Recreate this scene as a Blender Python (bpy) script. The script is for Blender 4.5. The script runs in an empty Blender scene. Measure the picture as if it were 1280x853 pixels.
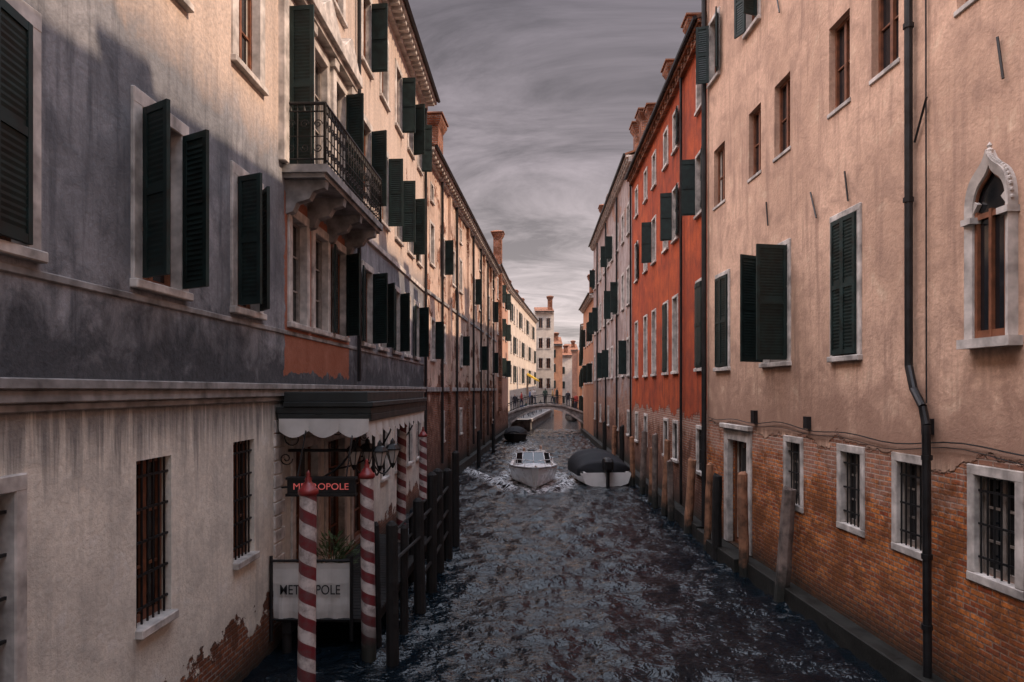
import bpy, math, random
import numpy as np
from mathutils import Vector, Matrix
random.seed(7); rng=np.random.RandomState(5)
scene=bpy.context.scene
col=scene.collection

# ------------------------------------------------------------------ nodes
class N:
    def __init__(s,tree): s.t=tree; s.n=tree.nodes; s.l=tree.links
    def new(s,ty,**k):
        n=s.n.new(ty)
        for a,b in k.items(): setattr(n,a,b)
        return n
    def put(s,sock,v):
        if v is None: return
        if isinstance(v,bpy.types.NodeSocket): s.l.new(v,sock)
        else:
            if sock.type=='RGBA' and len(v)==3: v=(*v,1)
            sock.default_value=v
    def m(s,op,a,b=None,c=None,clamp=False):
        n=s.new('ShaderNodeMath',operation=op,use_clamp=clamp)
        s.put(n.inputs[0],a); s.put(n.inputs[1],b)
        if c is not None: s.put(n.inputs[2],c)
        return n.outputs[0]
    def mix(s,f,a,b,blend='MIX'):
        n=s.new('ShaderNodeMix',data_type='RGBA',blend_type=blend)
        s.put(n.inputs[0],f); s.put(n.inputs[6],a); s.put(n.inputs[7],b)
        return n.outputs[2]
    def noise(s,vec,scale,detail=5,rough=.55,dist=0):
        n=s.new('ShaderNodeTexNoise'); s.put(n.inputs['Vector'],vec)
        n.inputs['Scale'].default_value=scale; n.inputs['Detail'].default_value=detail
        n.inputs['Roughness'].default_value=rough; n.inputs['Distortion'].default_value=dist
        return n.outputs[0]
    def mr(s,v,a,b,c=0.,d=1.,smooth=False):
        n=s.new('ShaderNodeMapRange'); n.interpolation_type='SMOOTHSTEP' if smooth else 'LINEAR'
        s.put(n.inputs[0],v); n.inputs[1].default_value=a; n.inputs[2].default_value=b
        n.inputs[3].default_value=c; n.inputs[4].default_value=d
        return n.outputs[0]
    def xyz(s,x,y,z):
        n=s.new('ShaderNodeCombineXYZ'); s.put(n.inputs[0],x); s.put(n.inputs[1],y); s.put(n.inputs[2],z); return n.outputs[0]
    def bump(s,h,strength,dist,normal=None):
        n=s.new('ShaderNodeBump'); n.inputs['Strength'].default_value=strength; n.inputs['Distance'].default_value=dist
        s.put(n.inputs['Height'],h)
        if normal is not None: s.put(n.inputs['Normal'],normal)
        return n.outputs[0]
def newmat(name):
    m=bpy.data.materials.new(name); m.use_nodes=True
    g=N(m.node_tree); b=m.node_tree.nodes['Principled BSDF']
    return m,g,b
def simple(name,c,rough=.6,metal=0,var=.25,scale=6,bump=.2,spec=.5,emit=None,wet=None):
    m,g,b=newmat(name)
    co=g.new('ShaderNodeTexCoord').outputs['Object']
    n=g.noise(co,scale,3,.6)
    f=g.mr(n,.3,.7,1-var,1+var)
    vm=g.new('ShaderNodeVectorMath',operation='SCALE'); vm.inputs[0].default_value=c[:3]; g.put(vm.inputs['Scale'],f)
    cc=vm.outputs[0]
    if wet:
        sp=g.new('ShaderNodeSeparateXYZ'); g.l.new(co,sp.inputs[0])
        cc=g.mix(g.mr(g.m('ADD',sp.outputs[2],g.m('MULTIPLY',n,.8)),wet,wet+.5,1,0),cc,(.014,.015,.012))
    g.put(b.inputs['Base Color'],cc)
    g.put(b.inputs['Roughness'],g.mr(n,.3,.7,max(rough-.1,0.02),min(rough+.1,1)))
    b.inputs['Metallic'].default_value=metal; b.inputs['Specular IOR Level'].default_value=spec
    if bump>.1: g.put(b.inputs['Normal'],g.bump(g.noise(co,scale*5,3,.6),bump,.01))
    if emit: b.inputs['Emission Color'].default_value=(*emit[:3],1); b.inputs['Emission Strength'].default_value=emit[3]
    return m

def wall_mat(name,c1,c2,stain,streak=.5,brick_top=None,brick_amp=.8,patch=None,
             bc1=(.42,.14,.055),bc2=(.26,.075,.035),mort=(.40,.35,.31),effl=.0,
             grime=.6,drip=None,panel=None,rough=.9,lowdark=None,seed=0.,blot=.55,sunlit_upper=None):
    m,g,b=newmat(name)
    sp=g.new('ShaderNodeSeparateXYZ'); g.l.new(g.new('ShaderNodeTexCoord').outputs['Object'],sp.inputs[0])
    X,Y,Z=sp.outputs
    u=g.m('ADD',g.m('ADD',X,Y),seed)
    P=g.xyz(u,Z,0.)
    nb=g.noise(P,.35,4,.6,.3); nm=g.noise(P,1.6,6,.68,.4); nf=g.noise(P,14,4,.7)
    c=g.mix(g.mr(nb,.35,.65,smooth=True),c1,c2)
    c=g.mix(g.mr(nm,.46,.70,0,blot),c,stain)
    c=g.mix(g.mr(nm,.30,.42,.45,0),c,tuple(min(.85,k*1.35) for k in c1))
    ns=g.noise(g.xyz(g.m('MULTIPLY',u,4.),g.m('MULTIPLY',Z,.35),3.),1.,5,.65)
    c=g.mix(g.m('MULTIPLY',g.mr(ns,.5,.68),streak),c,stain)
    if sunlit_upper: # sunlight painted into the colour above a given height (z,colour)
        uc=g.mix(g.mr(ns,.45,.72,0,.6),sunlit_upper[1],tuple(q*.5 for q in sunlit_upper[1]))
        c=g.mix(g.mr(g.m('ADD',Z,g.m('MULTIPLY',nm,1.2)),sunlit_upper[0]+.3,sunlit_upper[0]+1.1,0,.9),c,uc)
    if drip:
        dn=g.noise(g.xyz(g.m('MULTIPLY',u,5.),g.m('MULTIPLY',Z,.25),9.),1.,5,.7)
        dd=g.m('ADD',g.m('DIVIDE',g.m('SUBTRACT',drip[0],Z),drip[1]),g.m('MULTIPLY',g.m('SUBTRACT',.5,dn),3.4))
        md=g.m('MULTIPLY',g.mr(dd,.1,.75,1,0),g.m('LESS_THAN',Z,drip[0]))
        c=g.mix(g.m('MULTIPLY',md,.85),c,drip[3])
        du=g.m('ADD',g.m('DIVIDE',g.m('SUBTRACT',Z,drip[0]),drip[2]),g.m('MULTIPLY',g.m('SUBTRACT',.5,nm),2.6))
        mu=g.m('MULTIPLY',g.mr(du,.2,1.,1,0),g.m('GREATER_THAN',Z,drip[0]))
        c=g.mix(g.m('MULTIPLY',mu,.85),c,drip[3])
    if panel:
        a=g.m('ADD',u,g.m('MULTIPLY',g.m('SUBTRACT',nm,.5),.5)); zz=g.m('ADD',Z,g.m('MULTIPLY',g.m('SUBTRACT',nm,.5),.6))
        k=g.m('MULTIPLY',g.m('MULTIPLY',g.m('GREATER_THAN',a,panel[0]+seed),g.m('LESS_THAN',a,panel[1]+seed)),
              g.m('MULTIPLY',g.m('GREATER_THAN',zz,panel[2]),g.m('LESS_THAN',zz,panel[3])))
        c=g.mix(g.m('MULTIPLY',k,g.mr(nf,.3,.6,.6,1)),c,g.mix(nm,panel[4],tuple(q*.5 for q in panel[4])))
    c=g.mix(g.mr(nf,.35,.7,0,.45),c,tuple(q*.6 for q in c2))
    h=g.m('ADD',g.m('MULTIPLY',nf,.5),g.m('MULTIPLY',nm,.7))
    if brick_top is not None or patch is not None:
        bt=g.new('ShaderNodeTexBrick')
        Pb=g.xyz(g.m('ADD',u,g.m('MULTIPLY',nm,.09)),g.m('ADD',Z,g.m('MULTIPLY',nm,.05)),0.)
        g.put(bt.inputs['Vector'],Pb)
        bt.inputs['Scale'].default_value=1; bt.inputs['Brick Width'].default_value=.27; bt.inputs['Row Height'].default_value=.082
        bt.inputs['Mortar Size'].default_value=.014; bt.inputs['Mortar Smooth'].default_value=.4; bt.inputs['Bias'].default_value=-.05
        g.put(bt.inputs['Color1'],bc1); g.put(bt.inputs['Color2'],bc2); g.put(bt.inputs['Mortar'],mort)
        bc=g.mix(g.mr(nm,.42,.58,0,.88),bt.outputs[0],tuple(q*.24 for q in bc1))
        bc=g.mix(g.mr(nf,.42,.64,0,.75),bc,(.09,.045,.035))
        if effl:
            ez=g.m('ADD',g.mr(Z,1.7,3.3,-.22,.19),g.noise(P,1.3,6,.75,.5))
            bc=g.mix(g.m('MULTIPLY',g.mr(ez,.52,.66),effl),bc,g.mix(bt.outputs[1],(.44,.25,.19),(.60,.48,.41)))
        nk=g.noise(P,.8,6,.65,.2)
        if brick_top is not None:
            v=g.m('ADD',g.m('SUBTRACT',brick_top,Z),g.m('MULTIPLY',g.m('SUBTRACT',nk,.5),brick_amp*3))
            k=g.mr(v,-.02,.03)
        else: k=0.
        if patch is not None:
            k=g.m('MAXIMUM',k,g.mr(g.noise(P,.55,6,.68,.4),patch,patch+.015))
        c=g.mix(k,c,bc)
        h=g.m('ADD',h,g.m('MULTIPLY',k,g.m('SUBTRACT',g.m('MULTIPLY',bt.outputs[1],-1.2),1.2)))
    if lowdark:
        c=g.mix(g.m('MULTIPLY',g.mr(g.m('ADD',Z,g.m('MULTIPLY',g.m('SUBTRACT',nm,.5),3.)),lowdark[0]-1,lowdark[0]+.5,1,0),lowdark[1]),c,(.05,.03,.025))
    if grime:
        k=g.mr(g.m('ADD',Z,g.m('MULTIPLY',g.m('SUBTRACT',nm,.5),1.)),grime-.25,grime+.35,1,0)
        c=g.mix(g.m('MULTIPLY',k,.92),c,(.018,.02,.016))
    g.put(b.inputs['Base Color'],c); b.inputs['Roughness'].default_value=rough
    b.inputs['Specular IOR Level'].default_value=.25
    g.put(b.inputs['Normal'],g.bump(h,.85,.025))
    return m

M={}
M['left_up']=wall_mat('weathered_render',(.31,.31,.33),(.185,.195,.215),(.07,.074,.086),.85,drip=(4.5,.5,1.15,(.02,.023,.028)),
      panel=(8.75,13.4,4.7,7.95,(.50,.14,.05)),patch=.70,grime=0,blot=.75,sunlit_upper=(8.55,(.66,.52,.43)))  # peach tone up high paints in the sunlit part of the wall
M['left_low']=wall_mat('cream_plaster',(.82,.75,.65),(.64,.59,.52),(.30,.285,.27),.45,brick_top=.75,brick_amp=.9,drip=(4.2,.85,1,(.10,.10,.108)),grime=.25)
M['pink']=wall_mat('pink_plaster',(.76,.50,.365),(.56,.36,.26),(.29,.18,.14),.7,brick_top=3.42,brick_amp=.42,effl=.6,grime=.5,
      bc1=(.85,.27,.06),bc2=(.30,.055,.022),mort=(.42,.28,.20),seed=3.,blot=.7,drip=(3.5,.3,1.4,(.34,.20,.145)),lowdark=(1.1,.5))
M['red']=wall_mat('red_plaster',(.50,.095,.028),(.34,.058,.022),(.11,.03,.02),.7,brick_top=3.6,brick_amp=.6,effl=.5,grime=.6,seed=11,lowdark=(1.8,.5),blot=.7)
M['grey']=wall_mat('grey_pink_plaster',(.44,.36,.34),(.32,.23,.21),(.11,.085,.085),.85,brick_top=4.,brick_amp=1.2,patch=.55,effl=.4,grime=.8,seed=23,lowdark=(2,.5))
M['ware']=wall_mat('flaking_plaster',(.70,.52,.42),(.50,.37,.30),(.12,.09,.085),.85,brick_top=4.6,brick_amp=1.8,patch=.55,grime=.8,seed=31,lowdark=(2.2,.5))
M['salmon']=wall_mat('salmon_plaster',(.60,.35,.25),(.42,.25,.19),(.2,.13,.11),.5,brick_top=2.5,brick_amp=1,grime=.8,seed=41)
M['white']=wall_mat('white_plaster',(.70,.62,.54),(.58,.50,.43),(.35,.3,.27),.3,grime=.0,seed=51)
M['terra']=wall_mat('terracotta_plaster',(.52,.25,.14),(.42,.2,.12),(.2,.1,.08),.5,grime=.0,seed=61)
M['brickch']=wall_mat('chimney_brick',(.4,.18,.1),(.3,.12,.07),(.15,.08,.06),.4,brick_top=99,grime=0,bc1=(.5,.17,.07))
M['stone']=simple('istrian_stone',(.46,.42,.39),.75,var=.5,scale=3,bump=.4)
M['stone_d']=simple('stained_stone',(.23,.22,.215),.85,var=.6,scale=2.5,bump=.5)
M['wetstone']=simple('wet_algae_stone',(.016,.016,.014),.6,var=.5,scale=3,bump=.6,spec=.3)
M['shutter']=simple('dark_green_shutter_paint',(.009,.021,.020),.55,var=.5,scale=5,bump=.0,spec=.35)
M['wood_br']=simple('brown_window_wood',(.17,.062,.03),.5,var=.4,scale=8,bump=0)
M['wood_w']=simple('pale_window_wood',(.27,.235,.21),.6,var=.3,scale=8,bump=0)
M['glass']=simple('window_glass',(.010,.012,.015),.06,var=.3,scale=.7,bump=0,spec=.8)
M['iron']=simple('black_iron',(.012,.012,.013),.45,metal=.3,var=.4,scale=12,bump=0)
M['pipe']=simple('drainpipe_metal',(.018,.018,.02),.45,metal=.4,var=.4,scale=5,bump=0)
M['postwood']=simple('weathered_pile_wood',(.24,.115,.065),.9,var=.6,scale=4,bump=1,wet=.6)
M['postgrey']=simple('grey_pile_wood',(.14,.105,.09),.9,var=.6,scale=4,bump=1,wet=.7)
M['postdark']=simple('tarred_wood',(.012,.011,.011),.75,var=.5,scale=5,bump=.8,spec=.3)
M['canopy']=simple('canopy_paint',(.016,.02,.02),.6,var=.4,scale=3)
M['fabric']=simple('white_fabric',(.48,.46,.44),.9,var=.15,scale=2)
M['curtain']=simple('curtain_cloth',(.30,.27,.24),.9,var=.3,scale=5,bump=0)
M['redpaint']=simple('red_paint',(.18,.014,.014),.4,var=.3,scale=8)
M['boatwhite']=simple('white_gelcoat',(.80,.78,.76),.3,var=.08,scale=2,bump=0)
M['vinyl']=simple('seat_vinyl',(.45,.34,.25),.5)
M['tarp']=simple('black_tarpaulin',(.012,.013,.016),.75,var=.4,scale=2,bump=.6,spec=.25)
M['leaf']=simple('leaf_green',(.05,.085,.03),.6,var=.5,scale=9,bump=0)
M['pot']=simple('white_pot',(.5,.47,.44),.5)
M['lampglass']=simple('frosted_lamp_glass',(.45,.42,.40),.15,var=.1)
M['led']=simple('red_led',(.30,.04,.04),.5,emit=(1,.20,.18,.28),bump=0)
M['ink']=simple('black_lettering',(.02,.02,.022),.7,bump=0)
M['yellow']=simple('yellow_canvas',(.75,.48,.05),.8)
M['skin']=simple('skin',(.45,.27,.19),.6,bump=0)
M['hair']=simple('hair',(.03,.02,.015),.6,bump=0)
def roofm():
    m,g,b=newmat('terracotta_tiles')
    sp=g.new('ShaderNodeSeparateXYZ'); co=g.new('ShaderNodeTexCoord').outputs['Object']; g.l.new(co,sp.inputs[0])
    w=g.m('SINE',g.m('MULTIPLY',sp.outputs[1],2*math.pi/.2)); r=g.m('FRACT',g.m('MULTIPLY',sp.outputs[0],2.6))
    n=g.noise(co,3,5,.7)
    c=g.mix(g.mr(n,.3,.7),(.40,.16,.08),(.22,.10,.06)); c=g.mix(g.mr(w,-1,-.3,.7,0),c,(.04,.02,.015))
    g.put(b.inputs['Base Color'],c); b.inputs['Roughness'].default_value=.9
    g.put(b.inputs['Normal'],g.bump(g.m('ADD',w,r),1,.04)); return m
M['tiles']=roofm()
def stripem():
    m,g,b=newmat('barber_stripes')
    sp=g.new('ShaderNodeSeparateXYZ'); co=g.new('ShaderNodeTexCoord').outputs['Object']; g.l.new(co,sp.inputs[0])
    a=g.m('DIVIDE',g.m('ARCTAN2',sp.outputs[1],sp.outputs[0]),2*math.pi)
    n=g.noise(co,7,5,.7)
    f=g.m('FRACT',g.m('ADD',a,g.m('ADD',g.m('MULTIPLY',sp.outputs[2],2.9),g.m('MULTIPLY_ADD',n,.05,50.))))
    k=g.mr(f,.50,.52)
    c=g.mix(k,(.56,.50,.48),(.15,.014,.02)); c=g.mix(g.mr(n,.42,.68,0,.75),c,(.10,.075,.075))
    lo=g.mr(g.m('ADD',sp.outputs[2],g.m('MULTIPLY',n,.6)),.5,1.1,1,0)
    c=g.mix(lo,c,(.02,.022,.018))
    g.put(b.inputs['Base Color'],c); b.inputs['Roughness'].default_value=.55
    g.put(b.inputs['Normal'],g.bump(n,.4,.01)); return m
M['stripe']=stripem()

# ------------------------------------------------------------------ mesh builder
class W:
    def __init__(s,P0,t,n): s.P0=Vector((*P0,0)); s.t=Vector((*t,0)); s.n=Vector((*n,0)).normalized()
    def pt(s,a,n,z): p=s.P0+s.t*a+s.n*n; return (p.x,p.y,z)
def Wl(a,b): return W((a,0),(b,1),(1,-b))
def Wr(a,b): return W((a,0),(b,1),(-1,b))
def Wf(Y): return W((0,Y),(1,0),(0,-1))
class MB:
    def __init__(s): s.v=[]; s.f=[]
    def poly(s,pts): 
        i=len(s.v); s.v+= [tuple(p) for p in pts]; s.f.append(tuple(range(i,i+len(pts))))
    def hexa(s,p):
        i=len(s.v); s.v+=[tuple(q) for q in p]
        for f in ((3,2,1,0),(4,5,6,7),(0,1,5,4),(1,2,6,5),(2,3,7,6),(3,0,4,7)): s.f.append(tuple(i+k for k in f))
    def box(s,x0,x1,y0,y1,z0,z1):
        s.hexa([(x0,y0,z0),(x1,y0,z0),(x1,y1,z0),(x0,y1,z0),(x0,y0,z1),(x1,y0,z1),(x1,y1,z1),(x0,y1,z1)])
    def wb(s,w,s0,s1,n0,n1,z0,z1):
        s.hexa([w.pt(s0,n0,z0),w.pt(s1,n0,z0),w.pt(s1,n1,z0),w.pt(s0,n1,z0),w.pt(s0,n0,z1),w.pt(s1,n0,z1),w.pt(s1,n1,z1),w.pt(s0,n1,z1)])
    def ring(s,c,ax,r,seg,ph=0):
        ax=Vector(ax).normalized(); a=ax.orthogonal().normalized() if abs(ax.z)<.99 else Vector((1,0,0)); b=ax.cross(a)
        return [Vector(c)+a*r*math.cos(2*math.pi*k/seg+ph)+b*r*math.sin(2*math.pi*k/seg+ph) for k in range(seg)]
    def loft(s,rings,closed=True,cap=True):
        i=len(s.v); n=len(rings[0])
        for r in rings: s.v+=[tuple(p) for p in r]
        for a in range(len(rings)-1):
            for k in range(n if closed else n-1):
                k2=(k+1)%n; s.f.append((i+a*n+k,i+a*n+k2,i+(a+1)*n+k2,i+(a+1)*n+k))
        if cap: s.f.append(tuple(i+k for k in reversed(range(n)))); s.f.append(tuple(i+(len(rings)-1)*n+k for k in range(n)))
    def cyl(s,p0,p1,r0,r1=None,seg=8,ph=0):
        r1=r0 if r1 is None else r1; ax=Vector(p1)-Vector(p0)
        s.loft([s.ring(p0,ax,r0,seg,ph),s.ring(p1,ax,r1,seg,ph)])
    def tube(s,path,r,seg=6):
        for a,b in zip(path[:-1],path[1:]): s.cyl(a,b,r,r,seg)
    def lathe(s,c,prof,seg=16):
        s.loft([[(c[0]+r*math.cos(2*math.pi*k/seg),c[1]+r*math.sin(2*math.pi*k/seg),c[2]+z) for k in range(seg)] for r,z in prof])
    def obj(s,name,mat,parent=None,smooth=False,bevel=0,origin=None):
        me=bpy.data.meshes.new(name); v=s.v
        if origin: v=[(a-origin[0],b-origin[1],c-origin[2]) for a,b,c in v]
        me.from_pydata(v,[],s.f); me.materials.append(mat); me.update()
        o=bpy.data.objects.new(name,me); col.objects.link(o)
        if origin: o.location=origin
        if parent: o.parent=parent
        if smooth: me.polygons.foreach_set('use_smooth',[True]*len(me.polygons))
        if bevel:
            b=o.modifiers.new('bevel','BEVEL'); b.width=bevel; b.segments=1; b.limit_method='ANGLE'
        return o
def empty(name):
    e=bpy.data.objects.new(name,None); e.empty_display_size=.5; col.objects.link(e); return e

PARTMAT=dict(walls_upper='left_up',window_frames='stone',ledge='stone_d',glass='glass',shutters='shutter',sashes='wood_br',sashes_pale='wood_w',
   bars='iron',roof='tiles',cornice='stone',chimneys='brickch',drainpipes='pipe',waterline_base='wetstone',curtains='curtain',aerials='iron')
crnd=random.Random(3)
class Bld:
    def __init__(s,name,w): s.name=name; s.w=w; s.parts={}; s.op=[]
    def p(s,part,mat=None):
        if part not in s.parts: s.parts[part]=(MB(),M[mat or PARTMAT[part]])
        return s.parts[part][0]
    def done(s):
        e=empty(s.name)
        for k,(mb,mat) in s.parts.items():
            if mb.v: mb.obj(k,mat,e,bevel=.012 if k in('window_frames','ledge','cornice','waterline_base') else 0)
        return e
    def facade(s,part,mat,s0,s1,z0,z1,depth=.24):
        mb=s.p(part,mat); w=s.w
        ops=[o for o in s.op if o[0]<s1 and o[1]>s0 and o[2]<z1 and o[3]>z0]
        S=sorted({s0,s1}|{o[0] for o in ops}|{o[1] for o in ops}); Z=sorted({z0,z1}|{o[2] for o in ops}|{o[3] for o in ops})
        for a,b in zip(S[:-1],S[1:]):
            for c,d in zip(Z[:-1],Z[1:]):
                m=((a+b)/2,(c+d)/2)
                if any(o[0]<m[0]<o[1] and o[2]<m[1]<o[3] for o in ops): continue
                mb.poly([w.pt(a,0,c),w.pt(b,0,c),w.pt(b,0,d),w.pt(a,0,d)])
        for o in ops:
            a,b,c,d=o
            for q in (((a,c),(b,c)),((b,c),(b,d)),((b,d),(a,d)),((a,d),(a,c))):
                (p,r),(t,u)=q
                mb.poly([w.pt(p,0,r),w.pt(t,0,u),w.pt(t,-depth,u),w.pt(p,-depth,r)])
    def body(s,mat,s0,s1,z1,depth=9,z0=-.5):
        mb=s.p('side_and_rear_walls',mat); w=s.w
        mb.poly([w.pt(s0,0,z0),w.pt(s0,-depth,z0),w.pt(s0,-depth,z1),w.pt(s0,0,z1)])
        mb.poly([w.pt(s1,0,z0),w.pt(s1,-depth,z0),w.pt(s1,-depth,z1),w.pt(s1,0,z1)])
        mb.poly([w.pt(s0,-depth,z0),w.pt(s1,-depth,z0),w.pt(s1,-depth,z1),w.pt(s0,-depth,z1)])
    def roofing(s,s0,s1,z,depth=9,over=.45,rise=1.6,dent=.45,cm=None):
        w=s.w; c=s.p('cornice',cm)
        c.wb(w,s0,s1,-.1,.16,z-.35,z-.12); c.wb(w,s0,s1,-.1,over-.08,z-.12,z)
        k=s0+.1
        while k<s1-.2:
            c.wb(w,k,k+.16,.12,over-.14,z-.28,z-.118); k+=dent
        g=s.p('drainpipes'); g.tube([w.pt(s0,over,z+.03),w.pt(s1,over,z+.03)],.07,6)
        r=s.p('roof')
        r.hexa([w.pt(s0,over-.05,z+.002),w.pt(s1,over-.05,z+.002),w.pt(s1,-depth/2,z+rise),w.pt(s0,-depth/2,z+rise),
                w.pt(s0,over-.05,z+.1),w.pt(s1,over-.05,z+.1),w.pt(s1,-depth/2,z+rise+.1),w.pt(s0,-depth/2,z+rise+.1)])
        r.hexa([w.pt(s0,-depth-.3,z+.002),w.pt(s1,-depth-.3,z+.002),w.pt(s1,-depth/2,z+rise),w.pt(s0,-depth/2,z+rise),
                w.pt(s0,-depth-.3,z+.1),w.pt(s1,-depth-.3,z+.1),w.pt(s1,-depth/2,z+rise+.1),w.pt(s0,-depth/2,z+rise+.1)])
        gb=s.p('side_and_rear_walls','brickch')
        for q in (s0+.01,s1-.01):
            gb.poly([w.pt(q,0,z-.01),w.pt(q,-depth/2,z+rise),w.pt(q,-depth,z-.01)])
    def chimney(s,a,n,z0,z1,wd=.7,pots=True):
        w=s.w; c=s.p('chimneys')
        c.wb(w,a,a+wd,n-wd*.8,n,z0,z1-.5)
        p=lambda o,z:[w.pt(a-o,n+o,z),w.pt(a+wd+o,n+o,z),w.pt(a+wd+o,n-wd*.8-o,z),w.pt(a-o,n-wd*.8-o,z)]
        c.loft([p(-.02,z1-.5),p(.16,z1-.15),p(.16,z1-.02),p(.05,z1)])
        r=s.p('roof'); r.loft([p(.22,z1+.003),p(.22,z1+.06),p(-.25,z1+.25)])
    def aerial(s,a,n,z,h):
        q=s.p('aerials'); w=s.w; q.cyl(w.pt(a,n,z),w.pt(a,n,z+h),.02,seg=5); q.tube([w.pt(a-.5,n,z+h-.1),w.pt(a+.5,n,z+h-.1)],.012,4)
        for k in range(6): q.tube([w.pt(a-.45+k*.18,n-.25+.02*k,z+h-.1),w.pt(a-.45+k*.18,n+.25-.02*k,z+h-.1)],.008,4)
    def leaf(s,h,side,wd,z0,z1,ang,fine=True,n0=.06):
        mb=s.p('shutters'); w=s.w; a=math.radians(ang)
        dx=(math.cos(a)*side,math.sin(a)); px=(-dx[1]*side,dx[0]*side)
        def bx(a0,a1,t0,t1,zz0,zz1,tilt=0):
            P=[]
            for z,tt in ((zz0,0),(zz1,tilt)):
                for (q,t) in ((a0,t0+tt),(a1,t0+tt),(a1,t1+tt),(a0,t1+tt)):
                    P.append(w.pt(h+dx[0]*q+px[0]*t, n0+dx[1]*q+px[1]*t, z))
            mb.hexa(P)
        st=.07
        if not fine:
            bx(0,wd,-.02,.02,z0,z1)
            for zz in (z0+.05,(z0+z1)/2-.05,z1-.15): bx(.03,wd-.03,-.035,.035,zz,zz+.1)
            return
        bx(0,st,-.022,.022,z0,z1); bx(wd-st,wd,-.022,.022,z0,z1)
        for zz in (z0,(z0+z1)/2-.04,z1-.08): bx(st,wd-st,-.02,.02,zz,zz+.08)
        bx(st,wd-st,-.004,.004,z0+.08,z1-.08)
        z=z0+.1
        while z<z1-.13:
            if abs(z-(z0+z1)/2)>.07: bx(st,wd-st,-.016,.0,z,z+.045,.014)
            z+=.062
    def window(s,s0,s1,z0,z1,fw=.14,frame=True,sill=True,sash='sashes',shut=None,bars=False,rows=3,fine=True,closed=False,pd=.17,proud=.04):
        w=s.w; s.op.append((s0,s1,z0,z1)); f=s.p('window_frames')
        if frame:
            f.wb(w,s0-fw,s0+.02,-.12,proud,z0,z1); f.wb(w,s1-.02,s1+fw,-.12,proud,z0,z1)
            f.wb(w,s0-fw-.0,s1+fw+.0,-.12,proud+.003,z1-.02,z1+fw)
        if sill: f.wb(w,s0-fw-.02,s1+fw+.02,-.14,proud+.05,z0-.10,z0+.003)
        s.p('glass').poly([w.pt(s0,-pd,z0),w.pt(s1,-pd,z0),w.pt(s1,-pd,z1),w.pt(s0,-pd,z1)])
        if not bars and crnd.random()<.35:
            cu=s.p('curtains'); wd=(s1-s0)*crnd.uniform(.12,.3); zb=z0+(z1-z0)*crnd.choice([0.05,.05,.45])
            for a,b in ((s0,s0+wd),(s1-wd,s1)): cu.poly([w.pt(a,-pd+.005,zb),w.pt(b,-pd+.005,zb),w.pt(b,-pd+.005,z1),w.pt(a,-pd+.005,z1)])
        if sash:
            q=s.p(sash); b=.06
            q.wb(w,s0,s0+b,-pd-.02,-pd+.05,z0,z1); q.wb(w,s1-b,s1,-pd-.02,-pd+.05,z0,z1)
            q.wb(w,s0+b,s1-b,-pd-.02,-pd+.047,z1-b,z1); q.wb(w,s0+b,s1-b,-pd-.02,-pd+.047,z0,z0+b+.02)
            m=(s0+s1)/2; q.wb(w,m-.04,m+.04,-pd-.02,-pd+.055,z0+b,z1-b)
            for k in range(1,rows): 
                z=z0+(z1-z0)*k/rows; q.wb(w,s0+b,s1-b,-pd-.02,-pd+.03,z-.015,z+.015)
        if shut:
            h=(s1-s0)/2-.01
            if shut[0] is not None: s.leaf(s0+.02,1,h,z0+.03,z1-.03,shut[0],fine)
            if shut[1] is not None: s.leaf(s1-.02,-1,h,z0+.03,z1-.03,shut[1],fine)
        if bars:
            q=s.p('bars'); k=s0+.08
            while k<s1-.04:
                q.cyl(w.pt(k,-.05,z0),w.pt(k,-.05,z1),.014,seg=5); k+=.125
            n=max(3,int((z1-z0)/.33))
            for i in range(n): 
                z=z0+(z1-z0)*(i+.5)/n; q.wb(w,s0,s1,-.062,-.038,z-.014,z+.014)

# ================================================================== LEFT HOTEL
L1=Wl(-4.40,.028)
B=Bld('hotel_building',L1)
ff=[(5.15,6.25,(None,8)),(8.05,9.0,(122,60)),(10.65,11.55,(115,35)),(13.1,14.0,None),(14.5,15.45,None),(16.0,16.9,(170,55)),
    (18.7,19.7,(172,62)),(20.7,21.6,(None,40)),(22.9,23.8,(172,50)),(24.9,25.8,None),(26.9,27.8,(172,60)),(2.4,3.4,None),(-.6,.4,None)]
for a,b,sh in ff: B.window(a,b,5.62,7.58,fw=.16,shut=sh,sash='sashes_pale' if sh is None else 'sashes')
for a,b,sh in [(-.6,.4,None),(2.4,3.4,None),(5.2,6.15,(172,172)),(8.05,9.0,None),(10.7,11.6,None),(18.6,19.5,(None,75)),(20.9,21.8,(None,88)),(23.2,24.1,(None,88)),(25.5,26.4,(None,80)),(27.6,28.4,(172,None))]:
    B.window(a,b,9.3,11.4,fw=.18,shut=sh)
for a,b,sh in [(5.2,6.1,(160,160)),(8.05,9.0,None),(10.7,11.6,None),(13.2,14.1,None),(15.8,16.7,None),(18.6,19.5,(None,85)),(20.9,21.8,None),(23.2,24.1,(None,90)),(25.5,26.4,(None,75)),(27.6,28.4,(None,95))]:
    B.window(a,b,12.95,14.85,fw=.16,shut=sh,fine=False)
for a,b,sh in [(12.9,13.8,(95,None)),(14.45,15.4,None),(15.95,16.85,(None,75))]:
    B.window(a,b,8.40,11.3,fw=.2,sill=False,shut=sh,rows=4,sash='sashes_pale')
f=B.p('window_frames')
for a in (12.5,13.98,15.58,17.05):
    f.wb(L1,a-.02,a+.2,-.02,.12,8.38,11.56); f.wb(L1,a-.07,a+.25,-.02,.17,11.36,11.56)
f.wb(L1,12.3,17.45,-.02,.30,11.68,11.93); f.wb(L1,12.4,17.35,-.02,.2,11.56,11.68)
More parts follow.
